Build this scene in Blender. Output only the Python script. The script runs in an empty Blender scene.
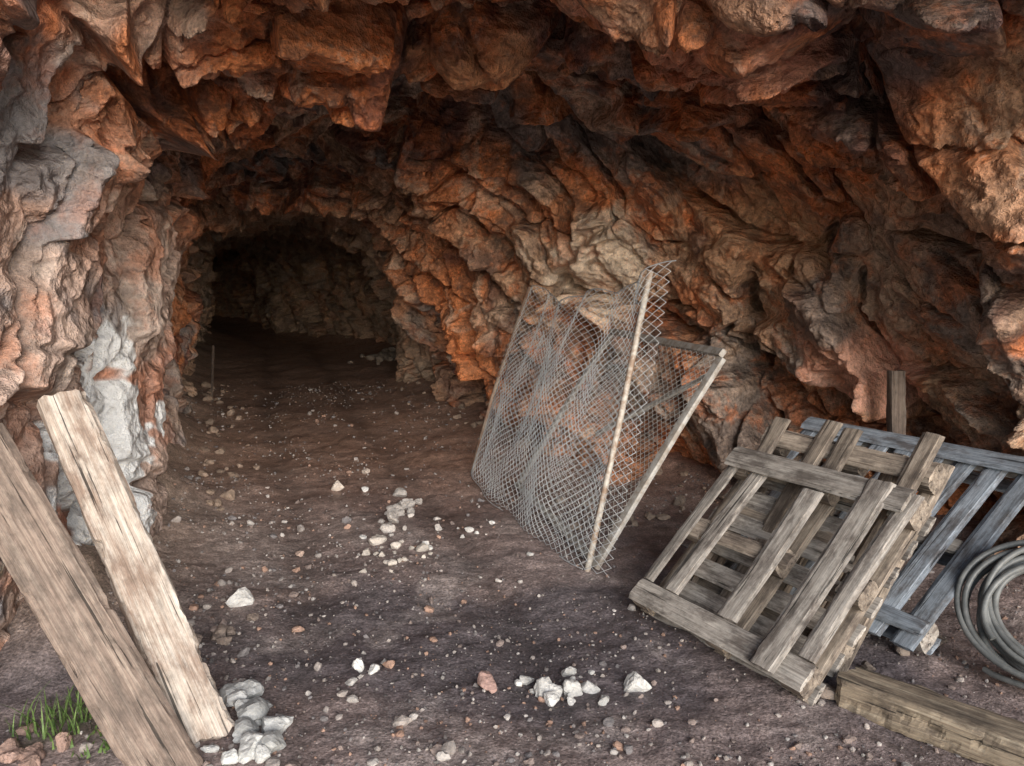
import bpy, bmesh, math, random
import numpy as np
from mathutils import Vector, Matrix
random.seed(7); RNG=np.random.RandomState(11)
scene=bpy.context.scene
F32=np.float32
# ---------------------------------------------------------------- numpy noise
def h3(ix,iy,iz,seed):
    with np.errstate(over='ignore'):
        h=(ix.astype(np.uint32)*np.uint32(374761393)+iy.astype(np.uint32)*np.uint32(668265263)
           +iz.astype(np.uint32)*np.uint32(2246822519)+np.uint32(seed*3266489917 & 0xffffffff))
        h^=h>>np.uint32(13); h*=np.uint32(1274126177); h^=h>>np.uint32(16); h*=np.uint32(2246822519); h^=h>>np.uint32(15)
    return h
def hf(h): return (h & np.uint32(0xffffff)).astype(F32)/F32(0xffffff)
def rehash(h,k):
    with np.errstate(over='ignore'):
        h=h*np.uint32(1664525)+np.uint32(1013904223+k*7919); h^=h>>np.uint32(14); h*=np.uint32(2246822519); h^=h>>np.uint32(15)
    return h
def vnoise(p,seed=0):
    f=np.floor(p); i=f.astype(np.int32); t=(p-f).astype(F32); t=t*t*t*(t*(t*6-15)+10)
    r=0
    for dx in (0,1):
        wx=t[:,0] if dx else 1-t[:,0]
        for dy in (0,1):
            wy=t[:,1] if dy else 1-t[:,1]
            for dz in (0,1):
                wz=t[:,2] if dz else 1-t[:,2]
                r=r+wx*wy*wz*hf(h3(i[:,0]+dx,i[:,1]+dy,i[:,2]+dz,seed))
    return r*2-1
def fbm(p,o=4,seed=0,gain=.5):
    a=1;s=0;n=0;p=p.astype(F32)
    for k in range(o):
        s=s+a*vnoise(p*(2.03**k)+k*17.3,seed+k); n+=a; a*=gain
    return s/n
def ridged(p,o=4,seed=0,gain=.55):
    a=1;s=0;n=0;p=p.astype(F32)
    for k in range(o):
        s=s+a*(1-2*np.abs(vnoise(p*(2.03**k)+k*9.7,seed+k))); n+=a; a*=gain
    return s/n
def facet(p,seed=0,slope=.8,k=16.):
    """broken-plane relief: every cell is a tilted plane, neighbours joined by a short steep break"""
    p=p.astype(F32); f=np.floor(p); i=f.astype(np.int32)
    N=len(p); d1=np.full(N,9,F32); d2=np.full(N,9,F32); bh=np.zeros(N,np.uint32)
    acc=np.zeros(N,F32); ws=np.zeros(N,F32)
    for dx in (-1,0,1):
        for dy in (-1,0,1):
            for dz in (-1,0,1):
                h=h3(i[:,0]+dx,i[:,1]+dy,i[:,2]+dz,seed)
                c=np.stack([f[:,0]+dx+hf(h),f[:,1]+dy+hf(rehash(h,1)),f[:,2]+dz+hf(rehash(h,2))],1)
                v=p-c; d=np.sqrt((v**2).sum(1))
                n=np.stack([hf(rehash(h,5)),hf(rehash(h,6)),hf(rehash(h,7))],1)*2-1
                hg=(hf(rehash(h,8))-.5)+slope*(v*n).sum(1)
                w=np.exp(-k*d); acc+=w*hg; ws+=w
                m=d<d1
                d2=np.where(m,d1,np.minimum(d2,d)); d1=np.where(m,d,d1); bh=np.where(m,h,bh)
    return acc/(ws+1e-20),hf(rehash(bh,9)),d2-d1
def sst(a,b,x):
    t=np.clip((x-a)/(b-a),0,1); return t*t*(3-2*t)
# ---------------------------------------------------------------- helpers
def new_obj(name,mesh,parent=None,mat=None):
    o=bpy.data.objects.new(name,mesh); scene.collection.objects.link(o)
    if parent: o.parent=parent
    if mat: mesh.materials.append(mat)
    return o
def empty(name,M=None):
    e=bpy.data.objects.new(name,None); scene.collection.objects.link(e)
    if M is not None: e.matrix_world=M
    return e
def mesh_np(name,V,Fc,smooth=False,col=None,alpha=None):
    me=bpy.data.meshes.new(name); k=Fc.shape[1]
    me.vertices.add(len(V)); me.vertices.foreach_set('co',V.astype(F32).ravel())
    me.loops.add(Fc.size); me.loops.foreach_set('vertex_index',Fc.astype(np.int32).ravel())
    me.polygons.add(len(Fc)); me.polygons.foreach_set('loop_start',np.arange(0,Fc.size,k,dtype=np.int32))
    me.polygons.foreach_set('loop_total',np.full(len(Fc),k,np.int32))
    me.polygons.foreach_set('use_smooth',np.full(len(Fc),smooth))
    me.update(calc_edges=True)
    if col is not None:
        a=me.color_attributes.new('tint','FLOAT_COLOR','POINT')
        c=np.ones((len(V),4),F32); c[:,:3]=col
        if alpha is not None: c[:,3]=alpha
        a.data.foreach_set('color',c.ravel())
    return me
def gridfaces(nv,nu):
    a=np.arange((nv-1)*nu).reshape(nv-1,nu)[:,:-1].ravel()
    return np.stack([a,a+1,a+nu+1,a+nu],1)
# ---------------------------------------------------------------- materials
class NT:
    def __init__(s,name):
        s.m=bpy.data.materials.new(name); s.m.use_nodes=True; s.t=s.m.node_tree; s.b=s.t.nodes['Principled BSDF']
    def n(s,typ,**kw):
        nd=s.t.nodes.new(typ)
        for k,v in kw.items():
            if k in nd.inputs.keys(): nd.inputs[k].default_value=v
            else: setattr(nd,k,v)
        return nd
    def l(s,a,b): s.t.links.new(a,b)
    def coord(s,scale=(1,1,1),kind='Object'):
        tc=s.n('ShaderNodeTexCoord'); mp=s.n('ShaderNodeMapping'); mp.inputs['Scale'].default_value=scale
        s.l(tc.outputs[kind],mp.inputs['Vector']); return mp.outputs[0]
    def noise(s,v,scale,detail=6,rough=.6,dist=0):
        nd=s.n('ShaderNodeTexNoise',Scale=scale,Detail=detail,Roughness=rough,Distortion=dist); s.l(v,nd.inputs['Vector']); return nd.outputs['Fac']
    def ramp(s,f,stops):
        r=s.n('ShaderNodeValToRGB'); e=r.color_ramp.elements
        while len(e)<len(stops): e.new(.5)
        for i,(p,c) in enumerate(stops):
            e[i].position=p; e[i].color=(*c,1) if len(c)==3 else c
        s.l(f,r.inputs[0]); return r.outputs[0]
    def mul(s,a,b):
        m=s.n('ShaderNodeMath',operation='MULTIPLY'); s.l(a,m.inputs[0]); s.l(b,m.inputs[1]); return m.outputs[0]
    def madd(s,a,k,c):
        m=s.n('ShaderNodeMath',operation='MULTIPLY_ADD'); s.l(a,m.inputs[0]); m.inputs[1].default_value=k; m.inputs[2].default_value=c; return m.outputs[0]
    def mix(s,f,a,b,bt='MIX'):
        m=s.n('ShaderNodeMix',data_type='RGBA',blend_type=bt)
        for x,i in ((f,0),(a,6),(b,7)):
            if isinstance(x,(int,float)): m.inputs[i].default_value=x
            elif isinstance(x,tuple): m.inputs[i].default_value=(*x,1)
            else: s.l(x,m.inputs[i])
        return m.outputs[2]
    def bump(s,hgt,strength,dist,prev=None):
        b=s.n('ShaderNodeBump',Strength=strength,Distance=dist); s.l(hgt,b.inputs['Height'])
        if prev is not None: s.l(prev,b.inputs['Normal'])
        return b.outputs[0]
def g(v): return (v,v,v)
def rock_mat():
    t=NT('cave_rock'); a=t.n('ShaderNodeAttribute',attribute_name='tint'); v=t.coord(); al=a.outputs['Alpha']
    n1=t.noise(v,9,5,.74); n2=t.noise(v,45,3,.75); n3=t.noise(v,3,6,.7); n4=t.noise(v,5.5,5,.75); n5=t.noise(v,2.2,5,.7)
    c=a.outputs['Color']
    c=t.mix(t.mul(t.ramp(n5,[(.50,g(0)),(.60,g(.65))]),al),c,(.64,.19,.055))
    f=t.madd(al,.8,.2)
    c=t.mix(f,c,t.mix(1.0,c,t.ramp(n1,[(.3,g(.5)),(.5,g(.98)),(.7,g(1.5))]),'MULTIPLY'))
    c=t.mix(f,c,t.mix(1.0,c,t.ramp(n2,[(.3,g(.5)),(.7,g(1.45))]),'MULTIPLY'))
    c=t.mix(t.mul(t.ramp(n3,[(.52,g(0)),(.6,g(.6))]),al),c,(.09,.06,.05))
    c=t.mix(t.mul(t.ramp(n4,[(.57,g(0)),(.66,g(.45))]),al),c,(.62,.46,.36))
    t.l(c,t.b.inputs['Base Color']); t.b.inputs['Roughness'].default_value=.7
    def vor(sc,m):
        mp=t.n('ShaderNodeMapping'); mp.inputs['Rotation'].default_value=(.5,.7,.2); mp.inputs['Scale'].default_value=m; t.l(v,mp.inputs['Vector'])
        vo=t.n('ShaderNodeTexVoronoi',Scale=sc); t.l(mp.outputs[0],vo.inputs['Vector']); return vo.outputs['Distance']
    v1=vor(5.5,(.6,1.2,1.2)); v2=vor(17,(.7,1.1,1.2))
    # one height in metres: fracture cells, roughness, grain
    h=t.madd(v1,.075,0.0)
    for src,k in ((v2,.022),(n1,.045),(n2,.013)):
        m=t.n('ShaderNodeMath',operation='MULTIPLY_ADD'); t.l(src,m.inputs[0]); m.inputs[1].default_value=k; t.l(h,m.inputs[2]); h=m.outputs[0]
    t.l(t.bump(h,1.0,1.0),t.b.inputs['Normal']); return t.m
def ground_mat():
    t=NT('dirt'); a=t.n('ShaderNodeAttribute',attribute_name='tint'); v=t.coord()
    n1=t.noise(v,14,6,.7); n2=t.noise(v,90,3,.7); n3=t.noise(v,2.2,4,.6)
    vo=t.n('ShaderNodeTexVoronoi',Scale=70.0); t.l(v,vo.inputs['Vector'])
    c=t.mix(1.0,a.outputs['Color'],t.ramp(n1,[(.3,g(.5)),(.7,g(1.45))]),'MULTIPLY')
    c=t.mix(1.0,c,t.ramp(n2,[(.3,g(.45)),(.7,g(1.55))]),'MULTIPLY')
    c=t.mix(1.0,c,t.ramp(vo.outputs['Distance'],[(.0,g(1.25)),(.6,g(.8))]),'MULTIPLY')
    t.l(c,t.b.inputs['Base Color'])
    t.l(t.ramp(n3,[(.4,g(.42)),(.6,g(.85))]),t.b.inputs['Roughness'])
    m=t.n('ShaderNodeMath',operation='MULTIPLY_ADD'); t.l(n2,m.inputs[0]); m.inputs[1].default_value=.0065; t.l(t.madd(n1,.012,0),m.inputs[2])
    t.l(t.bump(m.outputs[0],1.0,1.0),t.b.inputs['Normal']); return t.m
def stone_mat(name):
    t=NT(name); a=t.n('ShaderNodeAttribute',attribute_name='tint'); v=t.coord()
    n1=t.noise(v,25,5,.7)
    c=t.mix(1.0,a.outputs['Color'],t.ramp(n1,[(.3,g(.6)),(.7,g(1.25))]),'MULTIPLY')
    t.l(c,t.b.inputs['Base Color']); t.b.inputs['Roughness'].default_value=.85
    t.l(t.bump(n1,.8,.01),t.b.inputs['Normal']); return t.m
def wood_mat(name,c0,c1,c2,stain=(.08,.06,.05),rough=.85,st=.75):
    t=NT(name); oi=t.n('ShaderNodeObjectInfo')
    tc=t.n('ShaderNodeTexCoord'); ad=t.n('ShaderNodeVectorMath',operation='ADD')
    sc=t.n('ShaderNodeVectorMath',operation='SCALE'); sc.inputs['Scale'].default_value=13.0
    cb=t.n('ShaderNodeCombineXYZ'); 
    for i in range(3): t.l(oi.outputs['Random'],cb.inputs[i])
    t.l(cb.outputs[0],sc.inputs[0]); t.l(tc.outputs['Object'],ad.inputs[0]); t.l(sc.outputs[0],ad.inputs[1])
    def mp(s):
        m=t.n('ShaderNodeMapping'); m.inputs['Scale'].default_value=s; t.l(ad.outputs[0],m.inputs['Vector']); return m.outputs[0]
    gr=t.noise(mp((1.6,70,70)),1,6,.7,.0); bl=t.noise(mp((3,8,8)),1.6,6,.7); fine=t.noise(mp((4,300,300)),1,3,.7); sp=t.noise(mp((18,30,30)),1,6,.75)
    ck=t.noise(mp((1.1,55,55)),1,4,.6)
    c=t.ramp(gr,[(.3,c0),(.5,c1),(.7,c2)])
    c=t.mix(t.ramp(bl,[(.46,g(0)),(.62,g(st))]),c,stain)
    rr=t.ramp(oi.outputs['Random'],[(0,g(.7)),(1,g(1.2))])
    c=t.mix(1.0,c,rr,'MULTIPLY')
    c=t.mix(1.0,c,t.ramp(fine,[(.35,g(.75)),(.65,g(1.2))]),'MULTIPLY')
    c=t.mix(1.0,c,t.ramp(sp,[(.32,g(.65)),(.5,g(1)),(.7,g(1.2))]),'MULTIPLY')
    crack=t.ramp(ck,[(.345,g(.22)),(.375,g(1))])
    c=t.mix(1.0,c,crack,'MULTIPLY')
    t.l(c,t.b.inputs['Base Color']); t.b.inputs['Roughness'].default_value=rough
    t.l(t.bump(gr,.45,.005,t.bump(crack,.8,.005)),t.b.inputs['Normal']); return t.m
def metal_mat(name,c0,c1,metal=.3,rough=.6,sc=20):
    t=NT(name); v=t.coord(); n=t.noise(v,sc,4,.7)
    t.l(t.ramp(n,[(.42,c0),(.6,c1)]),t.b.inputs['Base Color'])
    t.b.inputs['Metallic'].default_value=metal; t.b.inputs['Roughness'].default_value=rough
    return t.m
ROCK=rock_mat(); DIRT=ground_mat(); STONE=stone_mat('stone')
WGREY=wood_mat('weathered_pallet_wood',(.21,.185,.16),(.40,.36,.32),(.55,.51,.46))
WBROWN=wood_mat('brown_pallet_wood',(.17,.13,.10),(.36,.295,.235),(.50,.42,.34))
WBLUE=wood_mat('blue_grey_pallet_wood',(.15,.17,.20),(.30,.34,.39),(.42,.46,.51))
WPALE=wood_mat('pale_timber',(.40,.31,.25),(.62,.53,.45),(.78,.71,.64),(.20,.11,.07),.85,.65)
WDIRTY=wood_mat('dirty_timber',(.14,.10,.08),(.24,.18,.145),(.34,.275,.225),(.11,.085,.07))
WTAN=wood_mat('tan_timber',(.22,.165,.12),(.40,.32,.23),(.54,.46,.35))
# ---------------------------------------------------------------- cave shell
ST=[ # Lx,Ly,Rx,Ry,H,samples to next
 (-26,5,26,5,15,30),(-7,1.6,9,2.0,7.5,60),(-2.7,1.3,4.4,2.0,3.8,70),(-2.0,2.05,3.5,2.9,3.12,110),(-1.85,2.85,2.95,3.7,2.80,130),
 (-1.98,3.8,2.45,4.7,2.76,130),(-2.2,4.8,1.72,5.55,2.80,120),(-2.7,6.0,.78,6.5,2.78,110),(-3.1,7.2,.12,7.5,2.60,100),(-3.55,8.3,-.32,8.55,2.40,80),
 (-4.2,9.9,-.9,10.3,2.36,70),(-4.85,11.7,-1.6,11.8,2.34,70),(-5.6,14.2,-1.4,13.8,2.40,60),(-6.6,17,-2.75,16.8,2.5,80),
 (-8.0,20.6,-6.15,21.0,2.35,40),(-9.9,24,-7.9,24.2,2.3,30),(-14.9,30,-13.1,30.5,2.2,20),(-19,34,-17.4,34.6,2.1,4),(-18.2,34.2,-18.0,34.3,1.0,0)]
COLS=[(0,-.14),(-.015,.17),(-.01,.42),(.01,.72),(.09,.93),(.36,1.0),(.62,.98),(.82,.82),(.915,.52),(.975,.24),(1.0,-.14)]
C=np.zeros((len(ST),len(COLS),3))
for j,s in enumerate(ST):
    for k,(t,z) in enumerate(COLS):
        C[j,k]=(s[0]+(s[2]-s[0])*t, s[1]+(s[3]-s[1])*t, s[4]*z)
def catmull(P,par):
    i=np.clip(np.floor(par).astype(int),0,len(P)-2); t=(par-i).reshape(-1,*([1]*(P.ndim-1)))
    g_=lambda q:P[np.clip(q,0,len(P)-1)]
    p0,p1,p2,p3=g_(i-1),g_(i),g_(i+1),g_(i+2)
    return .5*((2*p1)+(-p0+p2)*t+(2*p0-5*p1+4*p2-p3)*t*t+(-p0+3*p1-3*p2+p3)*t**3)
vp=np.concatenate([j+np.arange(s[5])/s[5] for j,s in enumerate(ST[:-1])]+[[len(ST)-1]])
NU=820; up=np.linspace(0,len(COLS)-1,NU)
A=catmull(C,vp); B=catmull(np.swapaxes(A,0,1),up); S=np.swapaxes(B,0,1)
NV=len(vp)
gu=np.gradient(S,axis=1); gv=np.gradient(S,axis=0); Nn=np.cross(gu,gv); Nn/=np.linalg.norm(Nn,axis=2,keepdims=True)+1e-9
cen=S.mean(axis=1,keepdims=True); 
if ((cen-S)*Nn)[300:800].sum()<0: Nn=-Nn
P=S.reshape(-1,3).astype(F32); N=Nn.reshape(-1,3).astype(F32)
U=np.tile(up/(len(COLS)-1),NV).astype(F32); W=np.repeat(vp,NU).astype(F32)
left=1-sst(.22,.42,U)
warp=np.stack([fbm(P*1.3,3,s) for s in (50,60,70)],1)*.07
q=P+warp
e1=np.array([.50,-.42,-.76]);e1/=np.linalg.norm(e1)
e2=np.cross(e1,[0,0,1]);e2/=np.linalg.norm(e2); e3=np.cross(e1,e2)
R=np.stack([e1,e2,e3],1).astype(F32); Q=q@R
top=sst(.26,.40,U)*(1-sst(.72,.88,U))
far=1-.35*sst(9,11.5,W)
lft=(1-.6*left*(1-sst(8,9,W)))
f1,r1,ed1=facet(Q*np.array([.6,1.1,1.2],F32),3,1.0,34)
f2,r2,ed2=facet((Q+.3)*np.array([1.5,2.4,2.7],F32)+warp*.8,9,1.2,48)
f3,r3,ed3=facet(Q*np.array([3.6,5.6,6.2],F32)+warp*3,21,1.3,40)
f4,r4,ed4=facet(q*14.0+warp*5,27,1.2,26)
lowf=fbm(P*.7,3,5)
rd=ridged(Q*np.array([1.2,3.2,3.2],F32),5,41,.6)
tp=1-.25*top
D=.37*f1+.20*f2+.070*f3*tp+.021*f4*tp
D+=.16*lowf+.025*rd*tp
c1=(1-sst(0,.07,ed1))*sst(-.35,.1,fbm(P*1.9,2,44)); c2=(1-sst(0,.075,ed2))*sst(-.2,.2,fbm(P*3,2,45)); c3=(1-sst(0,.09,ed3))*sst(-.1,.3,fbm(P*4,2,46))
D-=(.24*c1+.15*c2*(1-.4*left)+.03*c3*(1-.6*left))*tp
D+=.022*fbm(q*6,5,31,.62)*tp+.014*fbm(q*24,3,37,.7)+.03*left*fbm(q*4,5,33,.65)
D=D*far*lft
yy=P[:,1]+.35*fbm(P*1.0,2,81)+.5*f1+.25*f2+P[:,0]*.15
for y0,a in ((3.2,.26),(4.7,.22),(6.5,.18),(8.6,.14),(11.6,.14)):
    x=(y0-yy); D+=a*top*np.exp(-np.clip(x-.14,0,9)/.9)*sst(0,.14,x)
LUMPS=[((.46,3.60,2.70),.40,.40),((.92,3.45,2.68),.42,.42),((-.16,4.15,2.68),.38,.44),((2.0,5.0,1.1),.5,.15),((.75,6.2,1.7),.5,.18)]
for c,r,a in LUMPS:
    d=np.linalg.norm(q-np.array(c,F32),axis=1)/r+.3*f2+.08*f3; D+=a*np.clip(1-d*d,0,1)**.7
fade=sst(len(ST)-1.05,len(ST)-2,W)
Nd=N+np.array([0,-.70,0],F32)*(top*sst(2.2,3.0,W)*(1-sst(9,11,W)))[:,None]; Nd/=np.linalg.norm(Nd,axis=1,keepdims=True)
V=P+Nd*(D*fade)[:,None]
# colours ---------------------------------------------------------
def cl(*c): return np.array(c,F32)
def mixc(a,b,t): return a*(1-t[:,None])+b*t[:,None]
n1=fbm(P*.75,4,101); n2=fbm(q*2.2,4,111); n3=fbm(q*1.3+9,4,121); n4=fbm(q*4,4,131)
col=np.tile(cl(.50,.30,.19),(len(P),1))
col=mixc(col,cl(.72,.25,.09),sst(-.16,.20,n1+.45*(r2-.5))*.88)
col=mixc(col,cl(.25,.23,.22),sst(.07,.28,n3+.5*(r1-.5))*.92)
col=mixc(col,cl(.17,.065,.05),sst(.08,.34,n2+.4*(r2-.5))*.8)
col=mixc(col,cl(.72,.52,.38),sst(.12,.42,n4*.8+.6*(r3-.5)+.3*(r2-.5))*.65)
rt=sst(.62,.78,U)*(1-sst(7.6,8.6,W)); col=mixc(col,cl(.68,.44,.28),rt*.24)  # tan right wall, colour lightened in place of the sunlight it lacks
lc=np.tile(cl(.56,.42,.35),(len(P),1)); lc=mixc(lc,cl(.34,.33,.34),sst(-.02,.3,n2)); lc=mixc(lc,cl(.62,.30,.20),sst(.0,.35,n3)*.75); lc=mixc(lc,cl(.72,.61,.54),sst(.05,.35,n4)*.6)
col=mixc(col,lc,left*(1-sst(7.2,8.4,W))*.95)
col=mixc(col,cl(.48,.36,.26),sst(8.8,10.5,W)*.8)  # deep tunnel rock painted lighter, standing in for light that hardly reaches
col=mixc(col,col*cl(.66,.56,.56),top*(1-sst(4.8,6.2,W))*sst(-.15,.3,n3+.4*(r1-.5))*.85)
col=col*(1-.35*c1-.40*c2-.2*c3)[:,None]  # crevice shade painted into the rock colour along the cracks
al=np.ones(len(P),F32)*(1-.5*left)*(1-.6*sst(8.8,10.5,W))
def patch(c,rad,color,st,lo=.0,hi=.35,aa=.45):
    global col,al
    d=np.sqrt((((V-np.array(c,F32))/np.array(rad,F32))**2).sum(1)); m=sst(lo,hi,1-d+.75*n4+.35*n2)*st
    col=mixc(col,cl(*color),m); al=al*(1-aa*m)
patch((2.5,4.7,1.55),(.8,.8,.7),(.64,.41,.28),.7)
patch((2.1,4.8,1.0),(.5,.5,.4),(.80,.42,.30),.8)
patch((1.5,5.2,1.8),(.7,.5,.6),(.68,.38,.21),.6)
patch((.65,6.1,1.65),(.5,.6,.55),(.82,.67,.52),.85)
patch((-1.7,2.9,1.4),(.3,.4,.25),(.62,.29,.23),.8)
patch((-1.7,3.0,2.1),(.4,.6,.38),(.30,.295,.305),.85)
patch((-1.75,2.7,.2),(.3,.45,.35),(.15,.17,.085),.75)
patch((-1.5,3.4,2.6),(.5,.6,.3),(.60,.47,.39),.6)
patch((.7,3.45,2.5),(.6,.4,.3),(.74,.36,.25),.7)
patch((-.16,4.1,2.5),(.35,.3,.25),(.74,.37,.18),.7)
patch((-1.85,4.05,.70),(.7,.85,.55),(.98,.98,.97),1.0,.06,.14,1.0)
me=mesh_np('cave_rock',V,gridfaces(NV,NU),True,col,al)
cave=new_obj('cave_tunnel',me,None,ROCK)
# ---------------------------------------------------------------- ground
Ly=np.array([s[1] for s in ST[1:-1]]);Lx=np.array([s[0] for s in ST[1:-1]])
Ry=np.array([s[3] for s in ST[1:-1]]);Rx=np.array([s[2] for s in ST[1:-1]])
o_=np.argsort(Ly);Ly,Lx=Ly[o_],Lx[o_];o_=np.argsort(Ry);Ry,Rx=Ry[o_],Rx[o_]
def rut(x,y):
    yc=np.array([1,3,5,7,9,12,17,21,30.]);xc=np.array([.1,-.35,-.95,-1.6,-2.3,-3.2,-4.8,-7.0,-13])
    d=(x-np.interp(y,yc,xc)).astype(F32)+.06*vnoise(np.stack([x*0,y*1.1,x*0],1).astype(F32),91)
    return np.exp(-((np.abs(d)-.48)/.12)**2)*sst(1.5,3.5,y), np.exp(-(d/.75)**4)
def gz(x,y):
    x=np.asarray(x,F32);y=np.asarray(y,F32); p=np.stack([x,y,x*0],1)
    z=.035*fbm(p*.9,3,201)+.02*fbm(p*3.2,3,211)
    rr_,tr_=rut(x,y)
    z=z-.030*rr_*(.7+.5*fbm(p*2,2,215))
    p9=p*9; z=z+.013*fbm(p9,4,231,.65)*(1-.4*rr_)
    xl=np.interp(y,Ly,Lx).astype(F32); xr=np.interp(y,Ry,Rx).astype(F32)
    ins=sst(1.5,2.6,y)
    z=z+ins*.30*np.exp(-np.clip(x-xl,0,9)/.26)*(.8+.4*vnoise(p*1.7,5))*sst(2.7,3.6,y)+ins*.14*np.exp(-np.clip(xr-x,0,9)/.3)
    rr=np.sqrt(x*x+y*y); z=z+sst(12,60,np.where(y<0,rr,0))*1.2*fbm(p*.05,3,241)
    return z
def axis(dense0,dense1,step,lo,hi,grow):
    a=list(np.arange(dense0,dense1,step)); s=step;x=a[-1]
    while x<hi: s*=grow; x+=s; a.append(x)
    s=step;x=a[0];b=[]
    while x>lo: s*=grow; x-=s; b.append(x)
    return np.array(b[::-1]+a)
gx=axis(-2.6,2.6,.0095,-600,600,1.028); gy=axis(2.2,4.6,.0095,-600,600,1.02)
GX,GY=np.meshgrid(gx,gy); x=GX.ravel();y=GY.ravel(); z=gz(x,y)
p=np.stack([x,y,0*x],1).astype(F32)
a1=fbm(p*.9,4,301);a2=fbm(p*3,4,311)
gc=np.tile(cl(.31,.24,.225),(len(x),1))
gc=mixc(gc,cl(.14,.12,.13),sst(-.08,.3,a1)*.85); gc=mixc(gc,cl(.43,.37,.35),sst(.05,.4,a2)*.5)
gc=mixc(gc,cl(.48,.285,.20),sst(4.0,7.0,y)*.8)  # browner tunnel dirt, its colour also lifted in place of missing light
r_,t_=rut(x,y); gc=gc*(1-.25*r_-.14*t_*sst(3,5,y))[:,None]
xl=np.interp(y,Ly,Lx); gc=mixc(gc,cl(.48,.36,.28),np.exp(-np.clip(x-xl,0,9)/.35)*sst(2.8,3.6,y)*.9)
gc=mixc(gc,cl(.24,.20,.15),1-sst(-2,1.5,y))
new_obj('ground',mesh_np('ground',np.stack([x,y,z],1),gridfaces(len(gy),len(gx)),True,gc),None,DIRT)
# ---------------------------------------------------------------- stones
def ico(sub):
    bm=bmesh.new(); bmesh.ops.create_icosphere(bm,subdivisions=sub,radius=1)
    v=np.array([w.co for w in bm.verts]);f=np.array([[w.index for w in q.verts] for q in bm.faces]); bm.free(); return v,f
IC={1:ico(1),2:ico(2),3:ico(3)}
def rockshape(sub):
    v,f=IC[sub]; v=v.copy(); r=np.full(len(v),1.0)
    n=RNG.randn(10,3); n/=np.linalg.norm(n,axis=1,keepdims=True); d=RNG.uniform(.42,.8,10)
    dt=v@n.T; 
    for i in range(10):
        m=dt[:,i]>.05; r[m]=np.minimum(r[m],d[i]/dt[m,i])
    v=v*r[:,None]*RNG.uniform(.65,1.2,3); v[:,2]*=.8
    return v+RNG.randn(*v.shape)*.02,f
SH={k:[rockshape(k) for _ in range(24)] for k in (1,2,3)}
def stones(name,items,mat):
    Vs=[];Fs=[];Cs=[];o=0
    xs=np.array([i[0] for i in items]);ys=np.array([i[1] for i in items]); zs=gz(xs,ys)
    for (x,y,r,c,sink,sub),z in zip(items,zs):
        v,f=SH[sub][RNG.randint(24)]
        an=RNG.uniform(0,6.28); ca,sa=math.cos(an),math.sin(an)
        vv=v@np.array([[ca,sa,0],[-sa,ca,0],[0,0,1]]); vv=vv*r+np.array([x,y,z+r*sink])
        Vs.append(vv);Fs.append(f+o);Cs.append(np.tile(c,(len(v),1)));o+=len(v)
    return new_obj(name,mesh_np(name,np.concatenate(Vs),np.concatenate(Fs),False,np.concatenate(Cs)),None,mat)
def inside(x,y,m=.1): return np.interp(y,Ly,Lx)+m<x<np.interp(y,Ry,Rx)-m
PAL=[(.34,.30,.28),(.25,.195,.175),(.40,.35,.32),(.38,.24,.18),(.22,.20,.20),(.50,.46,.43)]
it=[]
while len(it)<12000:
    y=1.6+10*RNG.rand()**1.5; x=RNG.uniform(-4,3.2)
    if not inside(x,y): continue
    dens=vnoise(np.array([[x*1.4,y*1.4,0]],F32),77)[0]
    if RNG.rand()>.25+.75*(dens>0.0): continue
    r=.003+.012*RNG.rand()**3.2
    c=np.array(PAL[RNG.randint(6)])*RNG.uniform(.6,1.1); it.append((x,y,r,c,.25,1))
stones('gravel',it,STONE)
it=[]
while len(it)<330:
    y=2.2+9*RNG.rand()**1.3; x=RNG.uniform(-4,3)
    if not inside(x,y,.15): continue
    r=.010+.028*RNG.rand()**2.5; c=np.array(PAL[RNG.randint(6)])*RNG.uniform(.8,1.2); it.append((x,y,r,c,.3,2))
for _ in range(110):
    y=RNG.uniform(2.4,5); x=np.interp(y,Ly,Lx)+.45+abs(RNG.randn())*.25
    it.append((x,y,.01+.025*RNG.rand()**2,np.array(PAL[RNG.randint(6)]),.3,2))
for _ in range(120):
    it.append((RNG.uniform(-1.1,1.3),2.35+abs(RNG.randn())*.25,.01+.022*RNG.rand()**2,np.array(PAL[RNG.randint(6)]),.3,2))
for _ in range(30):
    it.append((RNG.normal(-2.3,.25),RNG.normal(14.6,.5),.05+.12*RNG.rand()**2,np.array((.30,.24,.19)),.3,2))
for _ in range(90):
    y=RNG.uniform(5,11); x=np.interp(y,Ly,Lx)+.3+abs(RNG.randn())*.2 if RNG.rand()<.5 else np.interp(y,Ry,Rx)-.15-abs(RNG.randn())*.2
    it.append((x,y,.02+.06*RNG.rand()**2,np.array((.34,.25,.19))*RNG.uniform(.7,1.2),.25,2))
stones('loose_stones',it,STONE)
WH=(.72,.70,.67)
it=[(-1.29,3.60,.065,np.array(WH),.4,3),(-1.28,5.72,.06,np.array((.6,.52,.45)),.5,3),(-.09,2.91,.062,np.array((.45,.29,.25)),.5,3),
 (-1.08,5.7,.03,np.array(WH),.4,3),(-1.17,6.25,.045,np.array((.5,.42,.36)),.4,3),(-.62,3.04,.04,np.array(WH),.4,3),(-.55,3.0,.03,np.array(WH),.4,3),(-.62,2.92,.03,np.array((.4,.38,.36)),.4,3),
 (-.95,3.38,.035,np.array((.40,.26,.2)),.4,3),(-1.22,4.4,.035,np.array((.45,.33,.27)),.4,3)]
def cluster(cx,cy,sx,sy,n,r0,r1,c):
    for _ in range(n):
        cc=np.array(c)*RNG.uniform(.6,1.05)
        it.append((RNG.normal(cx,sx),RNG.normal(cy,sy),r0+(r1-r0)*RNG.rand()**1.6,cc,.35,3))
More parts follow.
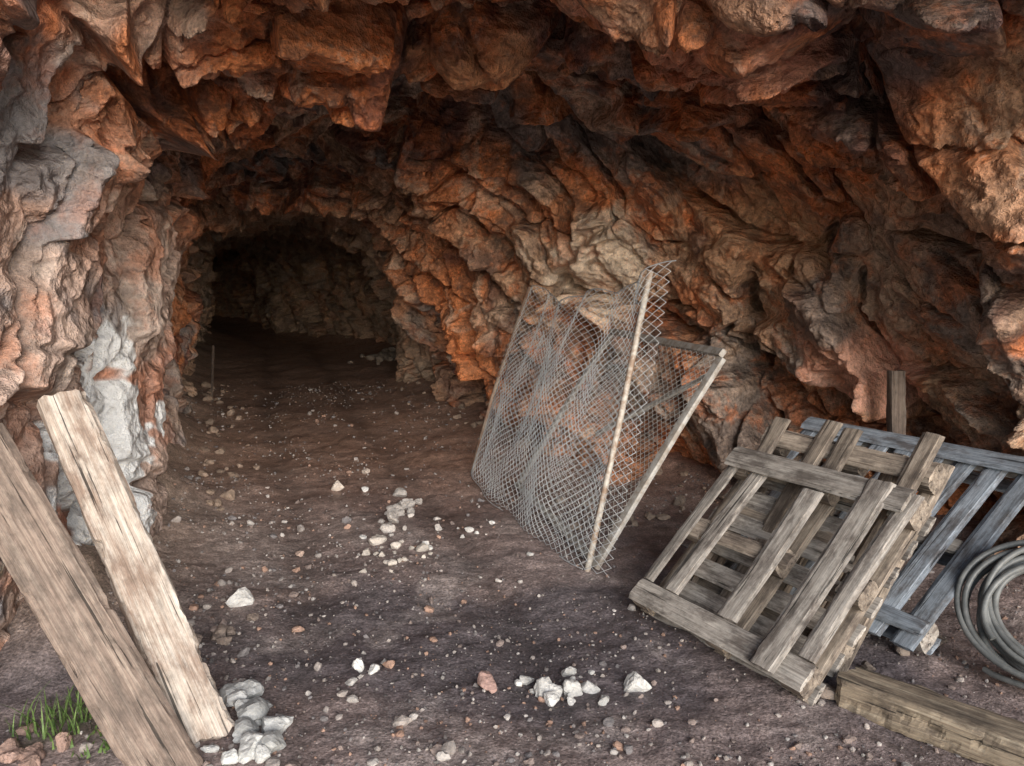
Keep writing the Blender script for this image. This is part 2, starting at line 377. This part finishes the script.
cluster(.18,2.93,.10,.06,20,.015,.06,WH)
cluster(-.72,5.2,.09,.3,20,.025,.075,(.58,.53,.49))
cluster(-.66,4.3,.14,.12,20,.015,.055,(.60,.54,.48))
cluster(-.1,4.6,.3,.2,8,.02,.035,WH)
cluster(-1.0,2.72,.09,.12,18,.025,.08,(.52,.52,.51))
cluster(-.87,2.48,.06,.06,8,.03,.075,(.62,.62,.60))
cluster(-1.3,3.3,.08,.1,12,.03,.05,(.33,.26,.22))
cluster(-1.62,2.47,.1,.06,8,.03,.06,(.42,.28,.23))
cluster(.9,5.0,.3,.3,14,.03,.07,(.33,.26,.21))
cluster(1.55,3.35,.2,.2,12,.03,.07,(.3,.24,.2))
stones('broken_rocks',it,STONE)
# ---------------------------------------------------------------- wood pieces
def board(name,L,w,t,mat,M,parent=None,rough=.004,seg=None,taper=0,chip=0):
    nx=seg or max(6,int(L/(.012 if chip else .03))); ny,nz=max(3,int(w/(.012 if chip else .02))),max(2,int(t/.02))
    bm=bmesh.new(); idx={}
    def vert(i,j,k):
        key=(i,j,k)
        if key not in idx: idx[key]=bm.verts.new(((i/nx-.5)*L,(j/ny-.5)*w,(k/nz-.5)*t))
        return idx[key]
    def quad(a,b,c,d): bm.faces.new([vert(*a),vert(*b),vert(*c),vert(*d)])
    for i in range(nx):
        for j in range(ny):
            quad((i,j,nz),(i+1,j,nz),(i+1,j+1,nz),(i,j+1,nz)); quad((i,j+1,0),(i+1,j+1,0),(i+1,j,0),(i,j,0))
        for k in range(nz):
            quad((i,0,k),(i+1,0,k),(i+1,0,k+1),(i,0,k+1)); quad((i,ny,k+1),(i+1,ny,k+1),(i+1,ny,k),(i,ny,k))
    for j in range(ny):
        for k in range(nz):
            quad((0,j,k),(0,j,k+1),(0,j+1,k+1),(0,j+1,k)); quad((nx,j+1,k),(nx,j+1,k+1),(nx,j,k+1),(nx,j,k))
    me=bpy.data.meshes.new(name); bm.to_mesh(me); bm.free()
    v=np.zeros(len(me.vertices)*3,F32); me.vertices.foreach_get('co',v); v=v.reshape(-1,3)
    sd=RNG.randint(1000); off=RNG.rand(3)*50
    n=np.stack([fbm(v*np.array([4,14,14],F32)+off,3,sd+i) for i in range(3)],1)
    edge=sst(.75,1,np.abs(v[:,1])/(w/2))*sst(.6,1,np.abs(v[:,2])/(t/2))
    sh=1-edge*(rough*2.2/min(w,t))*(1+fbm(v*np.array([9,3,3],F32)+off,3,sd))
    if chip:
        sh=sh-chip*np.clip(fbm(v*np.array([12,18,25],F32)+off,4,sd+9)-.12,0,1)*sst(.55,1,np.abs(v[:,1])/(w/2))
        n[:,2]+=.3*ridged(v*np.array([3,30,6],F32)+off,2,sd+11)
    endn=sst(.95,1,np.abs(v[:,0])/(L/2))*fbm(np.stack([v[:,1]*25,v[:,2]*12,np.sign(v[:,0])*3],1)+off,3,sd+5)
    v[:,1]*=sh; v[:,2]*=sh; v=v+n*rough*np.array([.3,1,1]); v[:,0]+=endn*rough*(5 if chip else 2)
    v[:,1]*=1-taper*(v[:,0]/L+.5)
    v[:,2]+=RNG.uniform(-.012,.012)*(v[:,0]/(L/2))**2*min(L,1)
    me.vertices.foreach_set('co',v.astype(F32).ravel()); me.update()
    o=new_obj(name,me,parent,mat); o.matrix_local=M; return o
def frameM(o,x,y,z): 
    M=Matrix.Identity(4)
    for i,a in enumerate((x,y,z)): 
        a=Vector(a).normalized()
        for r in range(3): M[r][i]=a[r]
    for r in range(3): M[r][3]=o[r]
    return M
def between(p0,p1,facing):
    p0,p1=Vector(p0),Vector(p1); x=(p1-p0).normalized(); f=Vector(facing); y=f.cross(x).normalized(); z=x.cross(y)
    return frameM((p0+p1)/2,x,y,z),(p1-p0).length
M,L=between((-1.04,2.55,.0),(-1.70,2.98,1.12),(.62,-.75,.25)); board('wooden_beam',L,.185,.085,WPALE,M,None,.006,chip=.4,taper=.1)
M,L=between((-1.08,2.36,-.03),(-1.86,2.70,1.03),(.55,-.8,.3)); board('wooden_beam',L,.20,.06,WDIRTY,M,None,.005,chip=.25)
M,L=between((1.25,2.80,.06),(1.97,2.10,.05),(0,0,1)); board('timber_sleeper',L,.17,.13,WTAN,M,None,.007,chip=.35)
M,L=between((2.16,4.3,-.05),(2.14,4.42,1.05),(0,-1,0)); board('wooden_post',L,.085,.07,WDIRTY,M,None,.005)
M,L=between((-3.55,9.3,0),(-3.9,10.4,.62),(0,-1,.2)); board('wooden_stick',L,.035,.03,WDIRTY,M,None,.006)
# ---------------------------------------------------------------- pallets
PER=Vector((.861,.509,0)); UD=Vector((.509,-.861,0))
def pallet(BL,ang,W,H,mat,mat2,style,name='wooden_pallet'):
    v=PER*math.cos(ang)+Vector((0,0,1))*math.sin(ang); n=UD.cross(v).normalized()
    u=UD; M=frameM(BL,u,v,n)
    e=empty(name,M)
    def ub(nm,cv,cn,w,t=.019,u0=0,u1=W,mt=None,rot=0):
        board(nm,u1-u0,w,t,mt or mat,Matrix.Translation(((u0+u1)/2,cv,cn))@Matrix.Rotation(rot,4,'Z'),e,.0028)
    def vb(nm,cu,cn,w,t=.019,v0=0,v1=H,mt=None,rot=0):
        board(nm,v1-v0,w,t,mt or mat,Matrix.Translation((cu,(v0+v1)/2,cn))@Matrix.Rotation(math.pi/2+rot,4,'Z'),e,.0028)
    def blk(nm,cu,cv,a=.10,b=.12,cn=-.060): board(nm,a,b,.078,mat2,Matrix.Translation((cu,cv,cn)),e,.003)
    if style==1:
        ub('bottom_board',.055,-.0115,.115); ub('top_board',H-.055,.010,.12,.021,0,W-.04)
        vb('side_board_1',.035,-.011,.07,v0=.118,v1=H-.10); vb('side_board_2',.195,-.012,.10,v0=.118,v1=H-.02,rot=-.02)
        vb('middle_board',.53,-.010,.115,v0=.118,v1=H-.118,rot=.02); vb('right_board',W-.17,.0105,.125,.02,0,H-.0,rot=.015)
        vb('edge_board',W-.050,-.011,.085,v0=.118,v1=H+.0)
        for i,cu in enumerate((.06,.53,W-.06)):
            for j,cv in enumerate((.06,H/2,H-.06)): blk('block_%d%d'%(i,j),cu,cv)
        for i,cu in enumerate((.06,.53,W-.06)): vb('stringer_%d'%i,cu,-.111,.09,mt=mat2)
        for i in range(7): ub('slat_%d'%i,.05+i*(H-.1)/6,-.1315,.10,rot=random.uniform(-.01,.01))
        ub('cross_board',H*.50,-.0355,.08,.022,.06,.62,mat2)
    elif style==2:
        for i,(cu,ext) in enumerate(((.07,.0),(.33,.04),(.46,.02),(.82,.06))): vb('deck_board_%d'%i,cu,-.010,.10,.02,0,H+ext,rot=random.uniform(-.03,.03))
        for i,cv in enumerate((.06,H*.28,H*.5,H*.72,H-.10)): ub('rail_%d'%i,cv,-.0315,.10,.02,rot=random.uniform(-.012,.012),mt=mat2)
        for i,cu in enumerate((.06,.5,W-.06)):
            for j,cv in enumerate((.06,H/2,H-.10)): blk('block_%d%d'%(i,j),cu,cv,cn=-.082)
        for i in range(5): vb('back_board_%d'%i,.05+i*(W-.1)/4,-.132,.09)
    else:
        ub('top_board',H-.05,.0105,.11,.021); ub('bottom_board',.10,.0105,.08,.021)
        for i in range(9): vb('slat_%d'%i,W-.05-i*(W-.1)/8,-.010,.108,.019,rot=random.uniform(-.008,.008))
        for i,cv in enumerate((.12,H/2,H-.06)):
            ub('stringer_%d'%i,cv,-.0305,.09,.02,mt=mat2)
            for j,cu in enumerate((.06,W/2,W-.06)): blk('block_%d%d'%(i,j),cu,cv,cn=-.081)
            ub('base_%d'%i,cv,-.131,.09,.02)
    return e
pallet((.536,3.554,.10),math.radians(42),.98,.93,WGREY,WBROWN,1)
pallet((.77,3.68,.10),math.radians(50),.90,1.0,WBROWN,WBROWN,2)
pallet((.93,4.13,.11),math.radians(33),1.30,1.15,WBLUE,WGREY,3)
# ---------------------------------------------------------------- curves -> meshes
def tubes(name,lines,r,mat,parent=None,res=0,cyc=False):
    cu=bpy.data.curves.new(name,'CURVE'); cu.dimensions='3D'; cu.bevel_depth=r; cu.bevel_resolution=res; cu.use_fill_caps=True
    for ln in lines:
        sp=cu.splines.new('POLY'); sp.points.add(len(ln)-1)
        sp.points.foreach_set('co',np.concatenate([np.array(ln),np.ones((len(ln),1))],1).astype(F32).ravel())
    o=bpy.data.objects.new(name,cu); scene.collection.objects.link(o)
    dg=bpy.context.evaluated_depsgraph_get(); me=bpy.data.meshes.new_from_object(o.evaluated_get(dg))
    bpy.data.objects.remove(o); me.materials.clear()
    for p_ in me.polygons: p_.use_smooth=True
    return new_obj(name,me,parent,mat)
GALV=metal_mat('galvanised_wire',(.46,.48,.50),(.60,.62,.63),.2,.5,8)
DARKW=metal_mat('dull_wire',(.30,.29,.27),(.40,.39,.37),.2,.6,8)
PAINT=metal_mat('old_painted_steel',(.54,.50,.44),(.30,.21,.15),.1,.65,14)
RUST=metal_mat('rusty_steel',(.40,.32,.25),(.26,.14,.09),.2,.75,14)
F0=np.array((.40,4.10,.02));F0t=np.array((.72,4.20,1.60));B0=np.array((-.32,6.3,.02));B0t=np.array((.145,6.44,1.47))
perp=np.array((.957,.30,0))
def netmap(u,v):
    p=(B0*(1-u)+F0*u)*(1-v)+(B0t*(1-u)+F0t*u)*v
    s=math.sin(math.pi*min(max(u,0),1))
    p=p-perp*(.11*s*(1-v)**1.2*1.0+.025*math.sin(u*9+v*4)+.015*math.sin(u*21-v*6)+.02*v*math.sin(u*33))+np.array((0,0,-.11*s*v**3+.025*math.sin(u*13)*v+.012*math.sin(u*31)*v**4))
    p=p+np.array((0,0,-.03*s*(1-v)))
    if u>1: p=p+perp*(u-1)*.6+np.array((0,0,.05*(u-1)))
    return p
def netmap2(u,v):   # folded-back lower layer of the same netting
    v2=v*.72+.05*math.sin(u*7)*v
    return netmap(u,v2)+perp*(.05+.02*math.sin(u*15+v*5))+np.array((0,.02,.01))
def net(name,mp,W,H,pitch,step,mat,parent,r,u0=0.,u1=1.):
    lines=[]; n=int(W*(u1-u0)/pitch); m=int(H/step)
    for i in range(n):
        ln=[]
        for k in range(m+1):
            uu=u0+((i+((k+i)%2)*.96+.02)*pitch)/W
            q_=mp(uu,k/m)+np.array((.004,0,0))*((k+i)%2)
            q_[2]=max(q_[2],.012); ln.append(q_)
        lines.append(ln)
    return tubes(name,lines,r,mat,parent)
fence=empty('chain_link_fence_panel')
net('mesh',netmap,2.35,1.62,.038,.025,GALV,fence,.0021,-.03,1.08)
net('folded_mesh',netmap2,2.35,1.15,.038,.025,GALV,fence,.0021,.02,.97)
tubes('front_pole',[[F0-np.array((0,0,.03)),F0*.5+F0t*.5+np.array((.008,0,0)),F0t]],.017,PAINT,fence,3)
tubes('back_pole',[[B0-np.array((0,0,.03)),B0*.6+B0t*.4+np.array((-.02,0,0)),B0t]],.018,RUST,fence,3)
tubes('edge_wire',[[netmap(u,1) for u in np.linspace(-.03,1.08,50)],[netmap(u,0) for u in np.linspace(-.03,1,50)]],.003,GALV,fence,1)
G0=np.array((.44,4.12,.02));G1=np.array((1.14,4.345,1.13)); dr=np.array((-.25,.968,0)); Wf=1.65
H0=G0+dr*Wf;H1=G1+dr*Wf
gate=empty('wire_mesh_gate')
def bar(nm,a,b,w,t,mat,fc=(-.7,-.3,.6)):
    M,L=between(a,b,fc); return board(nm,L,w,t,mat,M,gate,.0012)
ln=(G1-G0)/np.linalg.norm(G1-G0); nn=np.cross(dr,ln); nn/=np.linalg.norm(nn)
if nn[2]<0: nn=-nn
FR=metal_mat('weathered_frame',(.46,.44,.41),(.30,.26,.22),.05,.7,18)
bar('front_rail',G0,G1,.055,.03,FR); bar('back_rail',H0,H1,.045,.03,FR)
bar('top_rail',G1+ln*.026-nn*.002,H1+ln*.026-nn*.002,.045,.032,FR); bar('bottom_rail',G0-ln*.0+dr*.03+ln*.03,H0+ln*.03,.045,.03,FR)
bar('brace',G1*.93+G0*.07+dr*.06-nn*.032,(G0+G1)/2*.98+dr*1.0-nn*.032,.035,.02,FR)
def gm(u,v):
    return G0*(1-v)+G1*v+dr*Wf*(1-u)+nn*.02+nn*(-.05*math.sin(math.pi*u)*math.sin(math.pi*v))
net('mesh',gm,Wf,1.33,.034,.023,DARKW,gate,.0018)
# ---------------------------------------------------------------- hose coil
lines=[]; cen=Vector((2.11,2.95,.27)); nrm=Vector((-.55,-.62,.62)).normalized()
ax=nrm.cross(Vector((0,0,1))).normalized(); ay=nrm.cross(ax)
ln=[];T=12
for i in range(T*56):
    a=i/56*2*math.pi+.9; k=i/56
    r=.30-.022*(4-abs((k%8)-4))+.014*math.sin(a*.37+1)+.010*math.sin(2*a+k)
    dpt=.010*k+.014*math.sin(a*.5)
    off=ax*(.025*math.sin(k*1.7))+ay*(.03*math.cos(k*2.1))
    p_=cen+ax*math.cos(a)*r+ay*math.sin(a)*r*.93+nrm*(dpt-.05)+off; p_.z=max(p_.z,.025)
    ln.append(tuple(p_))
HOSE=metal_mat('grey_hose',(.20,.205,.20),(.11,.115,.115),0,.45,6)
tubes('hose_coil',[ln],.0125,HOSE,None,3)
# ---------------------------------------------------------------- grass
def grass(name,cx,cy,n,h,sp,wid=.0045):
    Vs=[];Fs=[];o=0
    for _ in range(n):
        x=RNG.normal(cx,sp);y=RNG.normal(cy,sp); z=float(gz([x],[y])[0])-.01; an=RNG.uniform(0,6.28); hh=h*RNG.uniform(.4,1.1); ln_=hh*RNG.uniform(.2,.9)
        d=np.array((math.cos(an),math.sin(an),0)); sd=np.array((-d[1],d[0],0))*wid
        for k in range(5):
            t=k/4; c=np.array((x,y,z))+d*ln_*t*t+np.array((0,0,hh*(t-.25*t*t*ln_/hh))); w=sd*(1-t*.95)
            Vs+= [c-w,c+w]
        for k in range(4): Fs.append((o+2*k,o+2*k+1,o+2*k+3,o+2*k+2))
        o+=10
    t=NT(name); v=t.coord(); t.l(t.ramp(t.noise(v,30),[(.35,(.05,.10,.02)),(.65,(.18,.27,.08))]),t.b.inputs['Base Color']); t.b.inputs['Roughness'].default_value=.6
    new_obj(name,mesh_np(name,np.array(Vs),np.array(Fs)),None,t.m)
grass('grass_tuft',-1.60,2.66,110,.15,.07); grass('grass_tuft',-1.38,2.52,35,.05,.05,.008)
# ---------------------------------------------------------------- light / world / camera
EL=15.0
sd=Vector((-.30,.95,0)).normalized()*math.cos(math.radians(EL))+Vector((0,0,-math.sin(math.radians(EL))))
w=bpy.data.worlds.new('World'); scene.world=w; w.use_nodes=True
sk=w.node_tree.nodes.new('ShaderNodeTexSky'); sk.sky_type='NISHITA'; sk.sun_disc=False; sk.sun_elevation=math.radians(EL); sk.sun_rotation=math.atan2(-sd.x,-sd.y)
bg=w.node_tree.nodes['Background']; w.node_tree.links.new(sk.outputs[0],bg.inputs[0]); bg.inputs[1].default_value=.15
sl=bpy.data.lights.new('sun','SUN'); sl.energy=5.0; sl.angle=math.radians(44); sl.color=(1,.98,.96)
so=bpy.data.objects.new('sun',sl); scene.collection.objects.link(so); so.rotation_euler=sd.to_track_quat('-Z','Y').to_euler()
cam=bpy.data.cameras.new('camera'); co=bpy.data.objects.new('camera',cam); scene.collection.objects.link(co); scene.camera=co
cam.sensor_width=36; cam.lens=28.1; cam.clip_end=2000; cam.clip_start=.05
co.location=(0,0,1.6); co.rotation_euler=(math.radians(82),0,0)
scene.view_settings.view_transform='Standard'; scene.view_settings.look='None'; scene.view_settings.exposure=0
